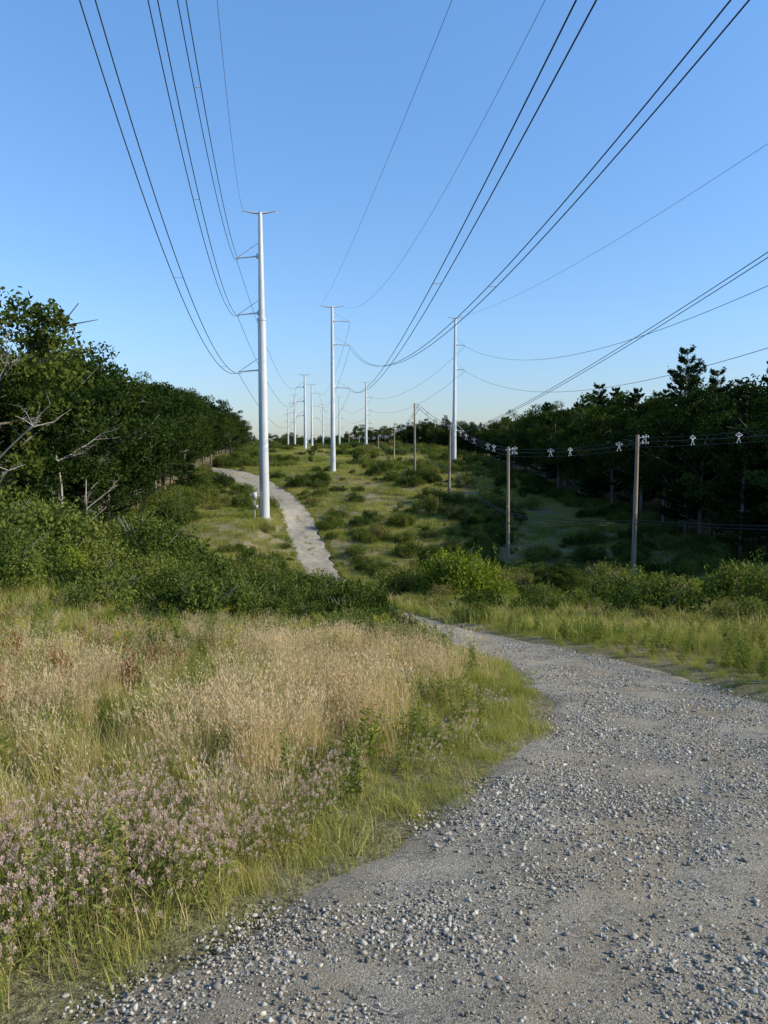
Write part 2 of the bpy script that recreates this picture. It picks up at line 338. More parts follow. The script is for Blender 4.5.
# ------------------------------------------------------------------ tree builders
def oak(seed, H=16., spread=.30, low=.22, nclump=54, per=190, leaf=.32, mat=0):
    rs=np.random.RandomState(seed); mb=MB()
    n=9; t=np.linspace(0,1,n); tr=np.zeros((n,3)); tr[:,2]=t*H*.8
    tr[:,0]=np.cumsum(rs.normal(0,.012*H,n))*t; tr[:,1]=np.cumsum(rs.normal(0,.012*H,n))*t
    tube(mb,tr,.016*H*(1-.8*t)+.02,8,1,.5)
    tips=[]
    for q in range(15):
        h=low*.8+(.75-low)*rs.rand(); p0=np.array([np.interp(h/.8,t,tr[:,c]) for c in range(3)])
        az=q*2.4+rs.rand(); ln=H*spread*(1.05-.5*abs(h-.45))*(.7+.4*rs.rand()); up=.25+.6*rs.rand()
        s=np.linspace(0,1,6)[:,None]; d=np.array([math.cos(az),math.sin(az),up])
        P=p0+d*ln*s+np.cumsum(rs.normal(0,.015*H,(6,3)),0)*s; tube(mb,P,np.linspace(.006*H,.0015*H,6),5,1,.5); tips.append(P[-1]); tips.append(P[3])
        for w in range(3):
            az2=az+rs.normal(0,.9); d2=np.array([math.cos(az2),math.sin(az2),rs.normal(.4,.3)]); b=P[2+w]
            Q=b+d2*ln*.45*s; tube(mb,Q,np.linspace(.003*H,.001*H,6),4,1,.5); tips.append(Q[-1])
    tips=np.array(tips)
    cz=H*(.5+low*.45); e=runit(nclump,rs)*(.45+.55*rs.rand(nclump,1)**.6)
    cl=e*np.array([spread*H,spread*H,H*(.47-low*.42)])+np.array([0,0,cz]); 
    lump=1+.35*np.sin(3*np.arctan2(e[:,1],e[:,0])+seed)[:,None]*np.array([1,1,0]); cl=cl*lump
    cl=np.vstack([cl,tips[rs.permutation(len(tips))[:30]]])
    for c in cl:
        rad=H*(.04+.045*rs.rand()); m=int(per*(.5+rad/(.1*H)*.6))
        q=runit(m,rs)*(rad*(.35+.65*rs.rand(m,1)**.5))*np.array([1.15,1.15,.65])+rs.normal(0,.12,(m,3))
        leaves(mb,c+q,leaf*(.6+.7*rs.rand(m)),leaf*.65*(.6+.6*rs.rand(m)),mat,np.clip(rs.rand()*.75+.25*rs.rand(m),0,1),rs,None,0)
    return mb.mesh('oak_tree',[M_oak,M_bark])
def pine(seed,H=17.,w=.2,bare=.12):
    rs=np.random.RandomState(seed); mb=MB()
    t=np.linspace(0,1,8); tr=np.zeros((8,3)); tr[:,2]=t*H; tr[:,0]=rs.normal(0,.05,8); tube(mb,tr,.013*H*(1-.95*t)+.01,7,1)
    z=bare*H
    while z<H*.99:
        f=z/H; nb=rs.randint(4,7)
        for q in range(nb):
            az=rs.rand()*6.283; ln=w*H*(1-f)**.6*(.45+.75*rs.rand())+.25
            s=np.linspace(0,1,6)[:,None]; d=np.array([math.cos(az),math.sin(az),.12+.35*f]); P=np.array([0,0,z])+d*ln*s; P[:,2]+=.12*ln*s[:,0]**2
            tube(mb,P,np.linspace(.05,.012,6),4,1)
            m=int(30+50*ln); ss=.25+.75*rs.rand(m)**.7; C=np.stack([np.interp(ss,s[:,0],P[:,c]) for c in range(3)],1)
            side=np.array([-math.sin(az),math.cos(az),0]); C+=side*(rs.normal(0,.22,m)*ln*(1.1-ss*.6))[:,None]; C[:,2]+=rs.normal(0,.12,m)+.05
            U=d+rs.normal(0,.6,(m,3)); U/=np.linalg.norm(U,axis=1,keepdims=True)
            leaves(mb,C,.42*(.6+.6*rs.rand(m)),.13,0,np.clip(rs.rand()*.6+.4*rs.rand(m),0,1),rs,U)
        z+=.5+.5*rs.rand()
    return mb.mesh('pine_tree',[M_pine,M_bark])
def shrub(seed,mat,leaf=.085,nc=14,per=170,hz=.75,name='shrub'):
    rs=np.random.RandomState(seed); mb=MB()
    for q in range(7):
        az=rs.rand()*6.283; s=np.linspace(0,1,5)[:,None]; P=np.array([math.cos(az)*.6,math.sin(az)*.6,.75*hz/.75])*s; P[:,2]+=.08*np.sin(s[:,0]*3)
        tube(mb,P,np.linspace(.022,.006,5),4,1)
    for q in range(nc):
        a=rs.rand()*6.283; rr=.75*math.sqrt(rs.rand()); c=np.array([rr*math.cos(a),rr*math.sin(a),hz*(.2+.8*(1-rr**2)*(.4+.6*rs.rand()))])
        m=per; rad=.18+.2*rs.rand(); qd=runit(m,rs)*(rad*(.3+.7*rs.rand(m,1)**.5))+rs.normal(0,.05,(m,3))
        C=c+qd; C[:,2]=np.abs(C[:,2])
        leaves(mb,C,leaf*(.6+.7*rs.rand(m)),leaf*.55,0,np.clip(rs.rand()*.7+.3*rs.rand(m),0,1),rs)
    for q in range(30):
        a=rs.rand()*6.283; rr=.8*math.sqrt(rs.rand()); top=hz*(.7+.6*rs.rand())
        m=22; zz=np.linspace(.4*top,top,m); C=np.stack([rr*math.cos(a)+rs.normal(0,.035,m),rr*math.sin(a)+rs.normal(0,.035,m),zz],1)
        leaves(mb,C,leaf*(.7+.5*rs.rand(m)),leaf*.4,0,rs.rand(),rs)
    return mb.mesh(name,[mat,M_bark])
def dead(seed,H=11):
    rs=np.random.RandomState(seed); mb=MB()
    def br(p,d,ln,r,lv):
        s=np.linspace(0,1,7)[:,None]; P=p+d*ln*s+np.cumsum(rs.normal(0,.03*ln,(7,3)),0)*s; tube(mb,P,np.linspace(r,r*.35,7),5,0)
        if lv<3:
            for q in range(5 if lv else 8):
                i=rs.randint(2,7); d2=d*.35+runit(1,rs)[0]*np.array([1,1,.6]); d2[2]=abs(d2[2])*.8+.1; d2/=np.linalg.norm(d2)
                br(P[i],d2,ln*.42*(.6+.6*rs.rand()),r*.42,lv+1)
    br(np.zeros(3),np.array([.08,0,1.]),H,.017*H,0)
    return mb.mesh('dead_tree',[M_pale])

oaks=[oak(11),oak(12,16,.27,.3),oak(13,16,.33,.18),oak(14,16,.25,.12),oak(15,16,.3,.35)]
pines=[pine(21),pine(22,17,.26,.2)]
shr=[shrub(s,M_shrub) for s in (31,32,33)]+[shrub(34,M_shrub,.10,9,130,.5),shrub(35,M_shrub,.075,16,190,1.0)]
bright=shrub(41,M_bright,.075,26,300,.8,'bush')
deadm=dead(5)

lk=[-20,20,40,60,95,130,180,232,300,400,700]; lx=[-34,-27,-25,-28,-31,-35,-40,-43,-54,-75,-110]
rk=[-20,20,45,60,75,100,120,200,250,290,325,350,400,700]; rx=[70,60,50,43,39,36,35,34,30,22,6,-12,-26,-60]
def fL(y): return np.interp(y,lk,lx)
def fR(y): return np.interp(y,rk,rx)

def put(me,name,x,y,sc,base=16.):
    z=float(ground_h(x,y)); return link(me,name,(x,y,z-.1),R.rand()*6.28,(sc,sc,sc*(.95+.1*R.rand())))
edgeL=[(0,-27.5,50,1.25),(2,-30,57,1.15),(1,-29.5,63,1.0),(4,-31,70,1.22),(0,-32,78,1.4),(3,-32,87,1.25),(2,-35,95,1.34),(1,-35,105,1.15),(4,-36,116,1.2),(0,-38,128,1.12),(3,-38,140,1.05),(2,-41,154,1.1),(1,-41,168,.95),(0,-43,184,.98),(4,-45,200,.85),(2,-45,218,.85)]
for k,x,y,s in edgeL: put(oaks[k],'oak_tree',x,y,s)
for k,x,y,s in [(0,-25,47,.5),(1,-27,56,.6),(0,-30,74,.65),(1,-33.5,100,.8),(0,-36,134,.8),(1,-31,83,.7)]: put(pines[k],'pine_tree',x,y,s)
edgeR=[(0,41,72,1.08),(3,39,80,1.15),(2,38,88,1.12),(1,37,97,1.2),(4,37,106,1.12),(0,36,116,1.22),(3,36,127,1.15),(2,37,139,1.22),(1,36,152,1.1),(4,36,166,1.18),(0,36,181,1.05),(2,35,198,1.05)]
for k,x,y,s in edgeR: put(oaks[k],'oak_tree',x,y,s)
for k,x,y,s in [(1,42,104,1.42),(0,44,84,1.38),(1,45,80,1.3),(1,41,92,1.2),(0,38,112,1.15),(1,38,133,1.2),(0,35,160,1.05),(0,37,76,1.0),(1,37,90,.85),(0,34.5,121,.9)]: put(pines[k],'pine_tree',x,y,s)
for x,y,s in [(-24.5,46,.95),(-27,61,.8),(-28.5,71,.75)]: put(deadm,'dead_tree',x,y,s)

fx=[];fy=[];fs=[]
for side in (-1,1):
    x,y=rect_pts(2,30,25,330,.036) if side<0 else rect_pts(2,30,45,330,.036)
    xx=(fL(y)-x-3) if side<0 else (fR(y)+x+3)
    fx.append(xx);fy.append(y);fs.append((.9+.45*R.rand(len(y)))*(1-.33*sstep(140,300,y)))
y=330+270*R.rand(380); x=-200+420*R.rand(380); ok=(x<fL(y))|(x>fR(y)); fx.append(x[ok]);fy.append(y[ok]);fs.append(.66+.2*R.rand(ok.sum()))
y=700+2500*R.rand(700); x=(R.rand(700)-.5)*1.6*y; fx.append(x);fy.append(y);fs.append(1.2+.3*R.rand(700))
fx=np.concatenate(fx);fy=np.concatenate(fy);fs=np.concatenate(fs)
ids=np.where(R.rand(len(fx))<.26,5+R.randint(0,2,len(fx)),R.randint(0,5,len(fx)))
scatter('forest_trees',oaks+pines,np.stack([fx,fy,ground_h(fx,fy)-.2],1),R.rand(len(fx))*6.28,fs,ids,0,None,R.rand(len(fx)))

def shrubs(name,x,y,sc,tm=None,pad=None,tall=1.0):
    ok=roadmask(x,y,.1,.2)<.01 if pad is not None else ((x<roadL(y)-.2-sc*.6)|(x>roadR(y)+.2+sc*.6)|(y>215)); x=x[ok];y=y[ok];sc=sc[ok]
    pa=np.clip(.55*R.rand(len(x))+.45*np.clip((fbm(x/10,y/10,97)-.5)*3+.5,0,1),0,1)
    scatter(name,tm or shr,np.stack([x,y,ground_h(x,y)-.05],1),R.rand(len(x))*6.28,sc,None,.08,sc*tall*(.75+.5*R.rand(len(x))),pa)
n=560; y=28+230*R.rand(n)**1.2; x=fL(y)+R.normal(1.5,2.2,n); sc=1.2+1.5*R.rand(n)
n2=500; y2=45+230*R.rand(n2); x2=fR(y2)-R.normal(.5,1.6,n2); sc2=1.0+1.3*R.rand(n2)
shrubs('forest_edge_shrubs',np.r_[x,x2],np.r_[y,y2],np.r_[sc,sc2])
x,y=rect_pts(-34,46,24,110,.22); ok=(x>fL(y)+1)&(x<fR(y)-1)&((fbm(x/7,y/7,41)>.48)); x=x[ok];y=y[ok]
sc=.4+1.8*R.rand(len(x))**2.0
x2,y2=rect_pts(-55,38,110,300,.11); ok=(x2>fL(y2)+1)&(x2<fR(y2)-1)&((fbm(x2/9,y2/9,42)>.5)); x2=x2[ok];y2=y2[ok]; sc2=.6+2.3*R.rand(len(x2))**2.2
shrubs('meadow_shrubs',np.r_[x,x2],np.r_[y,y2],np.r_[sc,sc2])
n=260; x=-26+22*R.rand(n); y=25+36*R.rand(n); w=(x<roadL(y)-3-0*y); x=x[w];y=y[w]; sc=np.where(x<-14,1.2+2.2*R.rand(len(x))**1.6,.7+1.1*R.rand(len(x)))
shrubs('thicket',x,y,sc)
n=46; y=17+9*R.rand(n); x=roadL(y)-.8-3.2*R.rand(n); shrubs('roadside_shrubs',x,y,.6+.4*R.rand(n)*sstep(16,22,y),None,1)
n=150; x=-8+9*R.rand(n); y=26+18*R.rand(n); shrubs('bend_shrubs',x,y,.8+1.0*R.rand(n)**1.3)
n=20; y=23+15*R.rand(n); x=roadL(y)-.9-1.6*R.rand(n); shrubs('tall_bend_shrubs',x,y,.8+.3*R.rand(n),None,1,1.5)
n=75; x=5.0+26*R.rand(n); y=30+26*R.rand(n); ok=~((x<9)&(y<48)&(x>3)); shrubs('hillside_shrubs',x[ok],y[ok],.5+1.2*R.rand(ok.sum())**2)
for (x,y,s,v) in [(5.0,47,2.9,1.25),(-9.5,38,1.5,1),(3.0,49,1.5,1),(7.6,48,1.5,1),(12,60,1.3,1),(-4,28,1.0,1),(20,47,1.5,1),(-15,33,1.6,1),(-6,34,1.3,1)]:
    link(bright,'bush',(x,y,float(ground_h(x,y))-.1),R.rand()*6,(s,s,s*v))
n=30; x=-30+62*R.rand(n); y=45+200*R.rand(n)**1.3; ok=(x>fL(y)+2)&(x<fR(y)-2)&((x<roadL(y)-1.5)|(x>roadR(y)+1.5)); x=x[ok];y=y[ok]
scatter('saplings',oaks,np.stack([x,y,ground_h(x,y)-.5],1),R.rand(len(x))*6.28,.14+.10*R.rand(len(x)),None,0,None,.6+.4*R.rand(len(x)))

# ------------------------------------------------------------------ grasses
def tuft(seed,n,H,sp,W,lean,mats,**k):
    mb=MB(); rs=np.random.RandomState(seed); blades(mb,n,H,sp,W,lean,rs,**k); return mb.mesh('grass',mats)
T_short=[tuft(50+i,170,.20,.24,.006,.7,[M_gr],seg=3) for i in range(3)]
T_green=[tuft(60+i,150,.5,.26,.007,.55,[M_gr],seg=3) for i in range(3)]
T_dry=[]
for i in range(4):
    mb=MB(); rs=np.random.RandomState(70+i); blades(mb,90,.6,.27,.006,.6,rs,seg=3); blades(mb,80,1.05,.27,.0045,.32,rs,seg=3,heads=True,hs=(.055,.009),hn=5,wind=(.5,0)); T_dry.append(mb.mesh('dry',[M_dry,M_seed]))
T_mead=[tuft(80+i,170,.6,.85,.022,.6,[M_mead],seg=2) for i in range(4)]
def clover(seed):
    rs=np.random.RandomState(seed); mb=MB(); blades(mb,36,.32,.2,.004,.6,rs,seg=3,mat=2)
    m=200; a=rs.rand(m)*6.283; r_=.24*np.sqrt(rs.rand(m)); C=np.stack([r_*np.cos(a),r_*np.sin(a),.02+.22*rs.rand(m)],1); leaves(mb,C,.035,.012,0,rs.rand(m),rs)
    for q in range(38):
        a=rs.rand()*6.283; rr=.25*math.sqrt(rs.rand()); c=np.array([rr*math.cos(a),rr*math.sin(a),.16+.2*rs.rand()]); d=np.array([rs.normal(0,.3),rs.normal(0,.3),1.]); d/=np.linalg.norm(d)
        tube(mb,[c*np.array([.7,.7,0]),c*np.array([.85,.85,.6]),c],[.0015,.0013,.001],3,0)
        m=34; e=runit(m,rs)*np.array([.009,.009,.016]); leaves(mb,c+e+d*.01,.0125,.0048,1,rs.rand()*.7+.3*rs.rand(m),rs,(e/np.linalg.norm(e,axis=1,keepdims=True)+d)/1.8)
    return mb.mesh('clover',[M_weed,M_clov,M_dry])
T_clov=[clover(90+i) for i in range(4)]
def weed(seed,H,mat,head=None,leaf=.07):
    rs=np.random.RandomState(seed); mb=MB()
    for q in range(7):
        a=rs.rand()*6.283; r_=.16*rs.rand(); ln=rs.normal(0,.14,2); h=H*(.6+.4*rs.rand()); s=np.linspace(0,1,5)
        P=np.stack([r_*math.cos(a)+ln[0]*s*h,r_*math.sin(a)+ln[1]*s*h,s*h],1); tube(mb,P,np.linspace(.004,.0015,5),3,0)
        m=34; ss=.15+.85*rs.rand(m); C=np.stack([np.interp(ss,s,P[:,c]) for c in range(3)],1); az=rs.rand(m)*6.283
        U=np.stack([np.cos(az),np.sin(az),.3+.3*rs.rand(m)],1); U/=np.linalg.norm(U,axis=1,keepdims=True); L=leaf*(.6+.6*rs.rand(m))*(1.1-.5*ss)
        leaves(mb,C+U*L[:,None]*.5,L,L*.32,0,rs.rand(m),rs,U,0)
        if head is not None:
            m=36; C=P[-1]+np.stack([rs.normal(0,.03,m),rs.normal(0,.03,m),rs.rand(m)*.14-.07],1); leaves(mb,C,.018,.012,1,rs.rand(m),rs)
    return mb.mesh('weed',[mat]+([head] if head else []))
T_weed=[weed(100+i,.6,M_weed) for i in range(3)]
T_gold=[weed(110+i,.85,M_weed,M_gold) for i in range(2)]
T_red=[weed(120,.7,M_red,None,.09)]
T_broad=[weed(130,.5,M_bright,None,.13),weed(131,.6,M_bright,None,.11)]

def place(name,tm,x,y,sc,tilt=.08,sz=None):
    scatter(name,tm,np.stack([x,y,ground_h(x,y)-.01],1),R.rand(len(x))*6.28,sc,None,tilt,sz)
def field(dens,maxy=27,miny=1.0,edge=.12,side=-1):
    X_=[];Y_=[]
    for y0,y1,f in ((miny,4,1.0),(4,8,.85),(8,14,.6),(14,60,.4)):
        y1=min(y1,maxy); y0=max(y0,miny)
        if y1<=y0: continue
        if side<0: x,y=rect_pts(-.66*y1-1.5,3,y0,y1,dens*f); ok=x<roadL(y)-edge
        else: x,y=rect_pts(1,.66*y1+2,y0,y1,dens*f); ok=x>roadR(y)+edge
        X_.append(x[ok]);Y_.append(y[ok])
    return np.concatenate(X_),np.concatenate(Y_)
def dryness(x,y):
    d=sstep(.40,.60,fbm(x/2.0+.3*y,y/2.6,61)); return d*(1-.6*sstep(-3,-7,x+.15*(y-12)))
x,y=field(13); de=roadL(y)-x
p=sstep(.5,1.6,de)*(.18+.82*dryness(x,y))*(1-.8*sstep(17,21,y))
p=np.where(y<5.6,p*.28,p); ok=R.rand(len(x))<p; place('tall_dry_grass',T_dry,x[ok],y[ok],(.55+.4*R.rand(ok.sum()))*(.6+.36*sstep(3,9,y[ok])))
x,y=field(14); de=roadL(y)-x
p=.35+.6*(1-dryness(x,y)); ok=R.rand(len(x))<p; place('green_grass',T_green,x[ok],y[ok],(.5+.7*R.rand(ok.sum()))*(.4+.6*sstep(.2,1.6,de[ok]))*(.66+.4*sstep(3,9,y[ok])))
x,y=field(56,27,.8,-.3); de=roadL(y)-x
p=np.exp(-np.maximum(de-.55,0)/.5)*sstep(.08,.38,vnoise(x/.35,y/.35,63))*(.05+.95*sstep(-.14,.2,de)); ok=R.rand(len(x))<p; place('verge_grass',T_short,x[ok],y[ok],.3+.75*R.rand(ok.sum()),.15)
x,y=field(28,9,1.0,.1); de=roadL(y)-x
p=sstep(.15,.5,de)*(1-sstep(1.9,3.0,de))*(1-sstep(4.4,5.8,y))*(.22+.78*sstep(.34,.50,fbm(x/.9+3,y/.9,66))); p=np.maximum(p,.25*sstep(.2,.6,de)*(1-sstep(1.0,1.6,de))*(y<9)*(fbm(x/1.5,y/1.5,67)>.5))
ok=R.rand(len(x))<p; place('clover_flowers',T_clov,x[ok],y[ok],.6+.5*R.rand(ok.sum()))
x,y=field(8); ok=(roadL(y)-x>.5)&(fbm(x/2,y/2,71)>.45); place('weeds',T_weed,x[ok],y[ok],.5+.5*R.rand(ok.sum()))
x,y=field(2.2,26,13); ok=(roadL(y)-x>1.2); place('tall_weeds',T_weed,x[ok],y[ok],1.1+.6*R.rand(ok.sum()))
x,y=field(1.0); ok=(roadL(y)-x>1.5)&(fbm(x/2,y/2,73)>.5)&(y>7); place('goldenrod',T_gold,x[ok],y[ok],.6+.4*R.rand(ok.sum()))
x,y=field(1.8); ok=(roadL(y)-x>1.5)&(x<-3)&(fbm(x/2,y/2,75)>.5); place('red_leaf_plants',T_red,x[ok],y[ok],.7+.4*R.rand(ok.sum()))
x,y=field(.6); ok=(roadL(y)-x>1.0); place('broadleaf_plants',T_broad,x[ok],y[ok],.45+.4*R.rand(ok.sum()))
x,y=field(26,34,6,-.2,1); dr=x-roadR(y); ok=R.rand(len(x))<(.3+.7*sstep(.0,.8,dr))*(1-.5*sstep(3,6,dr)); place('right_verge_grass',T_green+T_short,x[ok],y[ok],(.5+.5*R.rand(ok.sum()))*(.5+.7*sstep(.3,3.5,dr[ok])))
x,y=field(4.5,45,8,.5,1); place('right_verge_weeds',T_weed,x,y,.5+.9*R.rand(len(x)))
X_=[];Y_=[]
for y0,y1,d in ((20,50,1.15),(50,110,.75),(110,200,.4),(200,310,.2)):
    x,y=rect_pts(-56,50,y0,y1,d); ok=(x>fL(y))&(x<fR(y))&(roadmask(x,y,.7,.1)<.01)&(np.abs(x)<.62*y+4); X_.append(x[ok]);Y_.append(y[ok])
x=np.concatenate(X_);y=np.concatenate(Y_); sc=(.8+.6*R.rand(len(x)))*(1+.5*sstep(60,200,y)); place('meadow_grass',T_mead,x,y,sc,.1,sc*.8)
# grass creeping over the edges of the far track
y=32+150*R.rand(1700)**1.1; s_=R.rand(len(y)); l_=roadL(y);r_=roadR(y)
x=np.where(s_<.47,l_+R.normal(-.3,.25,len(y)),np.where(s_<.94,r_+R.normal(.3,.25,len(y)),(l_+r_)/2+R.normal(0,.2,len(y))))
ok=(s_<.94)|(vnoise(y/3,y*0,99)>.55); x=x[ok];y=y[ok]; scatter('track_edge_grass',T_green,np.stack([x,y,base_h(x,y)+.05],1),R.rand(len(x))*6,.5+.6*R.rand(len(x)))

# ------------------------------------------------------------------ loose stones (clusters of small angular stones)
def stone_cluster(seed,count=150,rad=.25):
    import bmesh
    rs=np.random.RandomState(seed); bm=bmesh.new(); bmesh.ops.create_icosphere(bm,subdivisions=1,radius=1)
    v0=np.array([v.co[:] for v in bm.verts]); f0=np.array([[v.index for v in f.verts] for f in bm.faces]); bm.free(); mb=MB()
    for q in range(count):
        v=v0*(1+.30*rs.normal(size=(len(v0),1)))
        pl=runit(4,rs)
        for p in pl:
            s=v@p-.5; v=v-np.maximum(s,0)[:,None]*p
        sz=.0032+.0052*rs.rand()**1.6+.011*rs.rand()**11
        v=v*np.array([1.25,.9,.7])*sz; a=rs.rand()*6.28; b=rs.normal(0,.5)
        Rx=np.array([[1,0,0],[0,math.cos(b),-math.sin(b)],[0,math.sin(b),math.cos(b)]]); Rz=np.array([[math.cos(a),-math.sin(a),0],[math.sin(a),math.cos(a),0],[0,0,1]])
        r_=rad*math.sqrt(rs.rand()); th=rs.rand()*6.28
        mb.add(v@Rx.T@Rz.T+np.array([r_*math.cos(th),r_*math.sin(th),sz*.1]),f0,0,rs.rand())
    return mb.mesh('stones',[M_stone])
T_st=[stone_cluster(200+i) for i in range(9)]
X_=[];Y_=[]
for y0,y1,d in ((1.2,3.5,20),(3.5,6,16),(6,10,11),(10,20,6)):
    x,y=rect_pts(-3.6,5.7,y0,y1,d); l_=roadL(y);r_=roadR(y); ok=(x>l_+.16)&(x<r_-.05)&(np.abs(x)<.58*y+.8)
    x=x[ok];y=y[ok]
    uu=(x-roadL(y))/(roadR(y)-roadL(y)); tr=fbm(uu*6,y*.35,81)+.3*(vnoise(x/.3,y/.3,82)-.5); ok=R.rand(len(x))<(.3+.7*sstep(.64,.42,tr)); X_.append(x[ok]);Y_.append(y[ok])
x=np.concatenate(X_);y=np.concatenate(Y_); z=road_h(x,y)+.011; e=.12
gx=(road_h(x+e,y)-road_h(x-e,y))/(2*e); gy=(road_h(x,y+e)-road_h(x,y-e))/(2*e); rot=np.zeros((len(x),3))
for q in range(len(x)):
    nrm=Vector((-gx[q],-gy[q],1)).normalized()
    M=Vector((0,0,1)).rotation_difference(nrm).to_matrix()@Matrix.Rotation(R.rand()*6.28,3,'Z'); rot[q]=M.to_euler()[:]
scatter('loose_gravel',T_st,np.stack([x,y,z],1),None,(.8+.5*R.rand(len(x)))*(1+.04*y),None,0,None,None,rot)

# ------------------------------------------------------------------ steel transmission poles
def steel(x,y,ztop,arms,side,rb,rt,T=2.0,armlen=3.2,split=None,tside=0):
    zb=float(ground_h(x,y))-.3; H=ztop-zb; mb=MB()
    if split:
        zs=split-zb; tube(mb,[[0,0,0],[0,0,zs]],[rb,rb*.8],16,0,.5,True); tube(mb,[[0,0,zs-.15],[0,0,zs+.15]],[rb*.9,rb*.9],16,0,.5,True); tube(mb,[[0,0,zs],[0,0,H]],[rb*.66,rt],16,0,.5,True)
    else: tube(mb,[[0,0,0],[0,0,H*.33],[0,0,H*.66],[0,0,H]],np.linspace(rb,rt,4),16,0,.5,True)
    tube(mb,[[0,0,.0],[0,0,.5]],[rb*1.3,rb*1.3],16,0,.5,True)
    for f in (.33,.66): tube(mb,[[0,0,H*f-.08],[0,0,H*f+.08]],[(rb+(rt-rb)*f)*1.06]*2,16,0,.5,True)
    s=np.linspace(-1,1,9); P=np.stack([s*T+tside,0*s,H-.1+.35*np.abs(s)**2],1); tube(mb,P,.16-.09*np.abs(s),6,0,.5,True)
    for e in (-1,1): tube(mb,[[e*T+tside,0,H+.25],[e*T+tside,0,H-.25]],[.05,.05],5,1)
    for za in arms:
        h=za-zb
        e=np.array([side*armlen,0,h]); r0=np.array([side*.25,0,h+.25]); up=np.array([side*.2,0,h+2.0])
        tube(mb,[r0,r0+(e-r0)*.3],[.12,.10],6,0,.5,True)
        tube(mb,[r0+(e-r0)*.3,e],[.07,.06],6,1)
        for q in np.linspace(.35,.92,9):
            c=r0+(e-r0)*q; dd=(e-r0)/np.linalg.norm(e-r0)*.035; tube(mb,[c-dd,c+dd],[.13,.13],8,1,.5,True)
        tube(mb,[up,e],[.035,.035],5,1)
        for q in np.linspace(.3,.9,8):
            c=up+(e-up)*q; dd=(e-up)/np.linalg.norm(e-up)*.03; tube(mb,[c-dd,c+dd],[.09,.09],6,1,.5,True)
        tube(mb,[e+[0,-.5,-.2],e+[0,.5,-.2]],[.05,.05],5,0); tube(mb,[e,e+[0,0,-.22]],[.06,.06],5,0)
        box(mb,[side*.3,0,h+.25],(.5,.4,.6),0)
    for q in range(int((H-4)/.85)):
        zz=3+q*.85; rr=rb+(rt-rb)*zz/H
        tube(mb,[[0,-rr*.5,zz],[0,-rr-.14,zz]],[.015,.015],4,0)
    me=mb.mesh('steel_transmission_pole',[M_steel,M_ins]); return link(me,'steel_transmission_pole',(x,y,zb))
steel(-16.2,100,31.2,[25.4,18.1,10.65],-1,.68,.26,2.1,3.2,17.5)
steel(-28,264,24.5,[20,15,10],-1,.6,.25,2,3)
steel(-48,400,25.6,[21,16,11],-1,.6,.25,2,3)
steel(-67,520,23,[19,14],-1,.6,.25,2,3)
steel(-11.2,163,30.2,[27,22,12.8],1,.6,.28,2.4,3.9)
steel(-32,330,26,[22,16.5,11],1,.6,.25,2.2,3.5)
steel(-41,500,25.5,[21,16],1,.6,.25,2.2,3.5)
steel(17,180,30.6,[24.1,18.3,3.7],1,.6,.26,1.6,2.4)
steel(-7,290,23.8,[18,13,8],1,.6,.25,1.6,2.4)
steel(-24,400,24.6,[18,13,8],1,.6,.25,1.6,2.4)
mb=MB(); zb=float(ground_h(-17.4,99.2)); box(mb,[0,0,3.1],(.6,.45,.9),0); box(mb,[.25,0,1.6],(.35,.3,.5),0); tube(mb,[[0,0,0],[0,0,3.6]],[.06,.06],8,0,.5,True); tube(mb,[[.25,0,3.1],[.9,.5,3.1]],[.03,.03],5,0); link(mb.mesh('equipment_cabinet',[M_ins]),'equipment_cabinet',(-17.4,99.2,zb))

# ------------------------------------------------------------------ cables
def para(p0,p1,p2,yend,n=70,m=None):
    (x0,y0,z0),(x1,y1,z1),(x2,y2,z2)=p0,p1,p2
    yy=np.linspace(y0,yend,n); xx=x0+(x2-x0)*(yy-y0)/(y2-y0)
    c=np.polyfit([y0,y1,y2],[z0,z1,z2],2); return np.stack([xx,yy,np.polyval(c,yy)],1)
def cable(P,r,pair=0,mat=M_wire,name='power_line',spc=0):
    mb=MB()
    if pair:
        for s in (-1,1): tube(mb,P+np.array([s*pair,0,0]),r,6,0)
        if spc:
            L=np.r_[0,np.cumsum(np.linalg.norm(np.diff(P,axis=0),axis=1))]
            for d in np.arange(spc*.6,L[-1],spc):
                c=np.array([np.interp(d,L,P[:,k]) for k in range(3)]); tube(mb,[c-[pair*1.1,0,0],c+[pair*1.1,0,0]],[.022,.022],5,1,.5,True)
    else: tube(mb,P,r,6,0)
    return link(mb.mesh(name,[mat,M_ins]),name)
E=-25
cable(para((-19.4,100,10.45),(-14.9,50.8,15.8),(-13.6,36,21.7),5),.035,.36,spc=27)
cable(para((-19.4,100,17.9),(-12.1,46.9,19.1),(-10.6,36,21.7),5),.03,.22,spc=30)
cable(para((-19.4,100,25.2),(-12.8,56.8,22.8),(-10.3,40,23.9),5),.03,.22,spc=33)
cable(para((-18.3,100,31.2),(-11.8,58.5,26.2),(-9.6,45,27.2),5),.017,mat=M_wirel)
cable(para((-7.3,163,12.6),(1.45,60,9.1),(4.8,18.8,12),E),.026,.24,spc=47)
cable(para((-7.3,163,21.8),(1.9,89,10.8),(10,22,13.9),E),.028,.26,spc=45)
cable(para((-13.6,163,30.3),(0,63,23.6),(3.3,38,22.8),E),.016,mat=M_wirel)
cable(para((-8.8,163,30.3),(4,67,21.0),(7.8,38,22.8),E),.016,mat=M_wirel)
cable(para((19.4,180,3.5),(25.3,88.8,11),(28,56,15),E),.035,.3,spc=0)
cable(para((18.6,180,30.8),(27.3,88,24.8),(29.8,60,24.5),E),.018,mat=M_wirel)
cable(para((19.4,180,23.9),(25.9,110,13.7),(30.5,60,13.8),E),.026,.0)
cable(para((19.4,180,18.1),(27.3,94.6,8.1),(30.6,60,8.9),E),.026,.0)
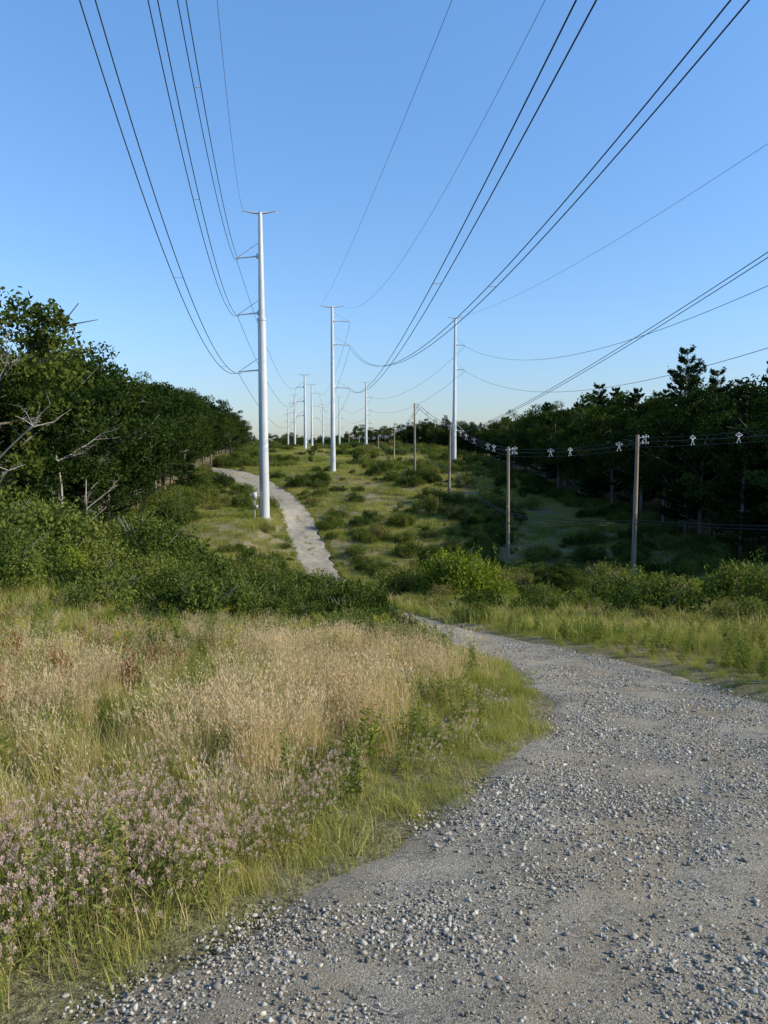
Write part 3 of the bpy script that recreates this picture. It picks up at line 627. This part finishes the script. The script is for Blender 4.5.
def span(a,b,sag,n=30):
    a=np.array(a,float);b=np.array(b,float); t=np.linspace(0,1,n)[:,None]; P=a+(b-a)*t; P[:,2]-=sag*4*(t*(1-t))[:,0]; return P
for z0,z1,z2 in ((25.2,19.8,20.8),(17.9,14.8,15.8),(10.45,9.8,10.8)):
    cable(span((-19.4,100,z0),(-31,264,z1),5.5),.03); cable(span((-31,264,z1),(-51,400,z2),4),.03)
for z0,z1,z2 in ((26.8,21.8,20.8),(21.8,16.3,15.8),(12.6,10.8,10)):
    cable(span((-7.3,163,z0),(-28.5,330,z1),5),.03); cable(span((-28.5,330,z1),(-37.5,500,z2),4),.03)
for z0,z1,z2 in ((23.9,17.8,17.8),(18.1,12.8,12.8)):
    cable(span((19.4,180,z0),(-4.6,290,z1),4),.03); cable(span((-4.6,290,z1),(-21.6,400,z2),3.5),.03)

# ------------------------------------------------------------------ wooden poles with spacer cable
wp=[(45,40,None,13.5),(23.9,70,2.1,0),(14.9,88,.8,0),(11,125,4.2,0),(6.5,155,9.2,0),(2.9,215,5.0,0),(-2,262,3.5,0),(-10,300,3.6,0),(-16,340,4,0)]
tops=[]
for (x,y,zt,hh) in wp:
    zb=float(ground_h(x,y))-.2
    if zt is None: zt=zb+hh
    H=zt-zb; mb=MB(); lean=R.normal(0,.012)
    tube(mb,[[0,0,0],[lean*H*.5,0,H*.5],[lean*H,0,H]],[.24,.2,.16],10,0,.5,True); X0=lean*H
    tube(mb,[[X0,0,H-.35],[X0+.85,0,H-.15]],[.05,.04],6,1,.5,True); tube(mb,[[X0,0,H-1.2],[X0+.8,0,H-.2]],[.035,.035],5,1,.5,True)
    tube(mb,[[X0+.8,0,H-.9],[X0+.8,0,H+.05]],[.04,.04],6,1,.5,True)
    for zc in (H-.3,H-.85):
        for xo in (.5,1.0):
            for q in range(4): tube(mb,[[X0+xo,0,zc+q*.06],[X0+xo,0,zc+.035+q*.06]],[.08,.05],8,2,.5,True)
            tube(mb,[[X0+.8,0,zc+.1],[X0+xo,0,zc+.1]],[.03,.03],5,1)
    tube(mb,[[X0-.05,-.22,H*.48],[X0+.1,-.22,H*.48+.25]],[.05,.05],5,1,.5,True)
    link(mb.mesh('wooden_utility_pole',[M_wood,M_steel,M_white]),'wooden_utility_pole',(x,y,zb)); tops.append((x+.8,y,zt-.3,zb+H*.43,x))
def spacer(mb,c,s,ang):
    d=np.array([math.cos(ang),math.sin(ang),0.]); up=np.array([0,0,1.])
    c=c+up*.05; cen=c-up*.45*s
    tube(mb,[c,cen],[.028*s]*2,5,1)
    pts=[cen+d*.36*s+up*.2*s, cen-d*.36*s+up*.2*s, cen-up*.5*s+d*.2*s, cen-up*.5*s-d*.2*s]
    for p in pts:
        tube(mb,[cen,p],[.036*s,.028*s],5,1,.5,True); tube(mb,[p-up*.06*s,p+up*.05*s],[.045*s,.04*s],6,1,.5,True)
    tube(mb,[pts[0],c,pts[1]],[.018*s]*3,5,1)
mb=MB()
for a,b in zip(tops[:-1],tops[1:]):
    ln=math.hypot(a[0]-b[0],a[1]-b[1]); P=span(a[:3],b[:3],ln*.018)
    tube(mb,P,.02,5,0)
    for dx,dz in ((-.35,-.38),(.35,-.38),(0,-.85)): tube(mb,P+np.array([dx,0,dz]),.022,5,0)
    step=6.0; L=np.r_[0,np.cumsum(np.linalg.norm(np.diff(P,axis=0),axis=1))]
    for q,d in enumerate(np.arange(3.5,ln-2,step)):
        d=d+1.6*math.sin(q*2.3); c=np.array([np.interp(d,L,P[:,k]) for k in range(3)]); spacer(mb,c,.9,.1+.5*math.sin(q*1.7))
    Q=span((a[4],a[1]-.3,a[3]),(b[4],b[1]-.3,b[3]),ln*.022)
    tube(mb,Q,.035,5,0); tube(mb,Q-np.array([0,0,.28]),.03,5,0)
link(mb.mesh('spacer_cable_line',[M_cover,M_white]),'spacer_cable_line')

# ------------------------------------------------------------------ light, sky, camera
az=math.radians(102); el=math.radians(30)
sd=Vector((math.sin(az)*math.cos(el),math.cos(az)*math.cos(el),math.sin(el)))
ld=bpy.data.lights.new('sun','SUN'); ld.energy=5.0; ld.angle=math.radians(.5); ld.color=(1,.91,.74)
lo=bpy.data.objects.new('sun',ld); scene.collection.objects.link(lo); lo.rotation_euler=sd.to_track_quat('Z','Y').to_euler(); lo.location=(60,-20,60)
w=bpy.data.worlds.new('World'); scene.world=w; w.use_nodes=True; N=w.node_tree.nodes; Lk=w.node_tree.links; N.clear()
sky=N.new('ShaderNodeTexSky'); sky.sky_type='NISHITA'; sky.sun_disc=False; sky.sun_elevation=el; sky.sun_rotation=az; sky.air_density=1.0; sky.dust_density=.4; sky.ozone_density=2.0; sky.altitude=50
tc=N.new('ShaderNodeTexCoord'); sx=N.new('ShaderNodeSeparateXYZ'); Lk.new(tc.outputs['Generated'],sx.inputs[0])
rz=ramp(N,[(0,(.38,.43,.56)),(.05,(.40,.46,.59)),(.15,(.47,.58,.71)),(.5,(.57,.80,.97))]); Lk.new(sx.outputs[2],rz.inputs[0])
cm=mixc(N,Lk,1.0,sky.outputs[0],rz.outputs[0],'MULTIPLY')
sc2=N.new('ShaderNodeVectorMath'); sc2.operation='SCALE'; sc2.inputs['Scale'].default_value=1.8; Lk.new(cm,sc2.inputs[0])
bg=N.new('ShaderNodeBackground'); bg.inputs[1].default_value=.15; out=N.new('ShaderNodeOutputWorld'); Lk.new(sc2.outputs[0],bg.inputs[0]); Lk.new(bg.outputs[0],out.inputs[0])
cd=bpy.data.cameras.new('camera'); cam=bpy.data.objects.new('camera',cd); scene.collection.objects.link(cam); scene.camera=cam
cd.sensor_fit='VERTICAL'; cd.sensor_height=36; cd.lens=26; cd.clip_start=.05; cd.clip_end=12000
cam.location=(0,0,1.6+float(base_h(0,0))); cam.rotation_euler=(math.radians(90-5.56),0,0)
scene.view_settings.view_transform='Standard'; scene.view_settings.look='None'; scene.view_settings.exposure=0
print('done')
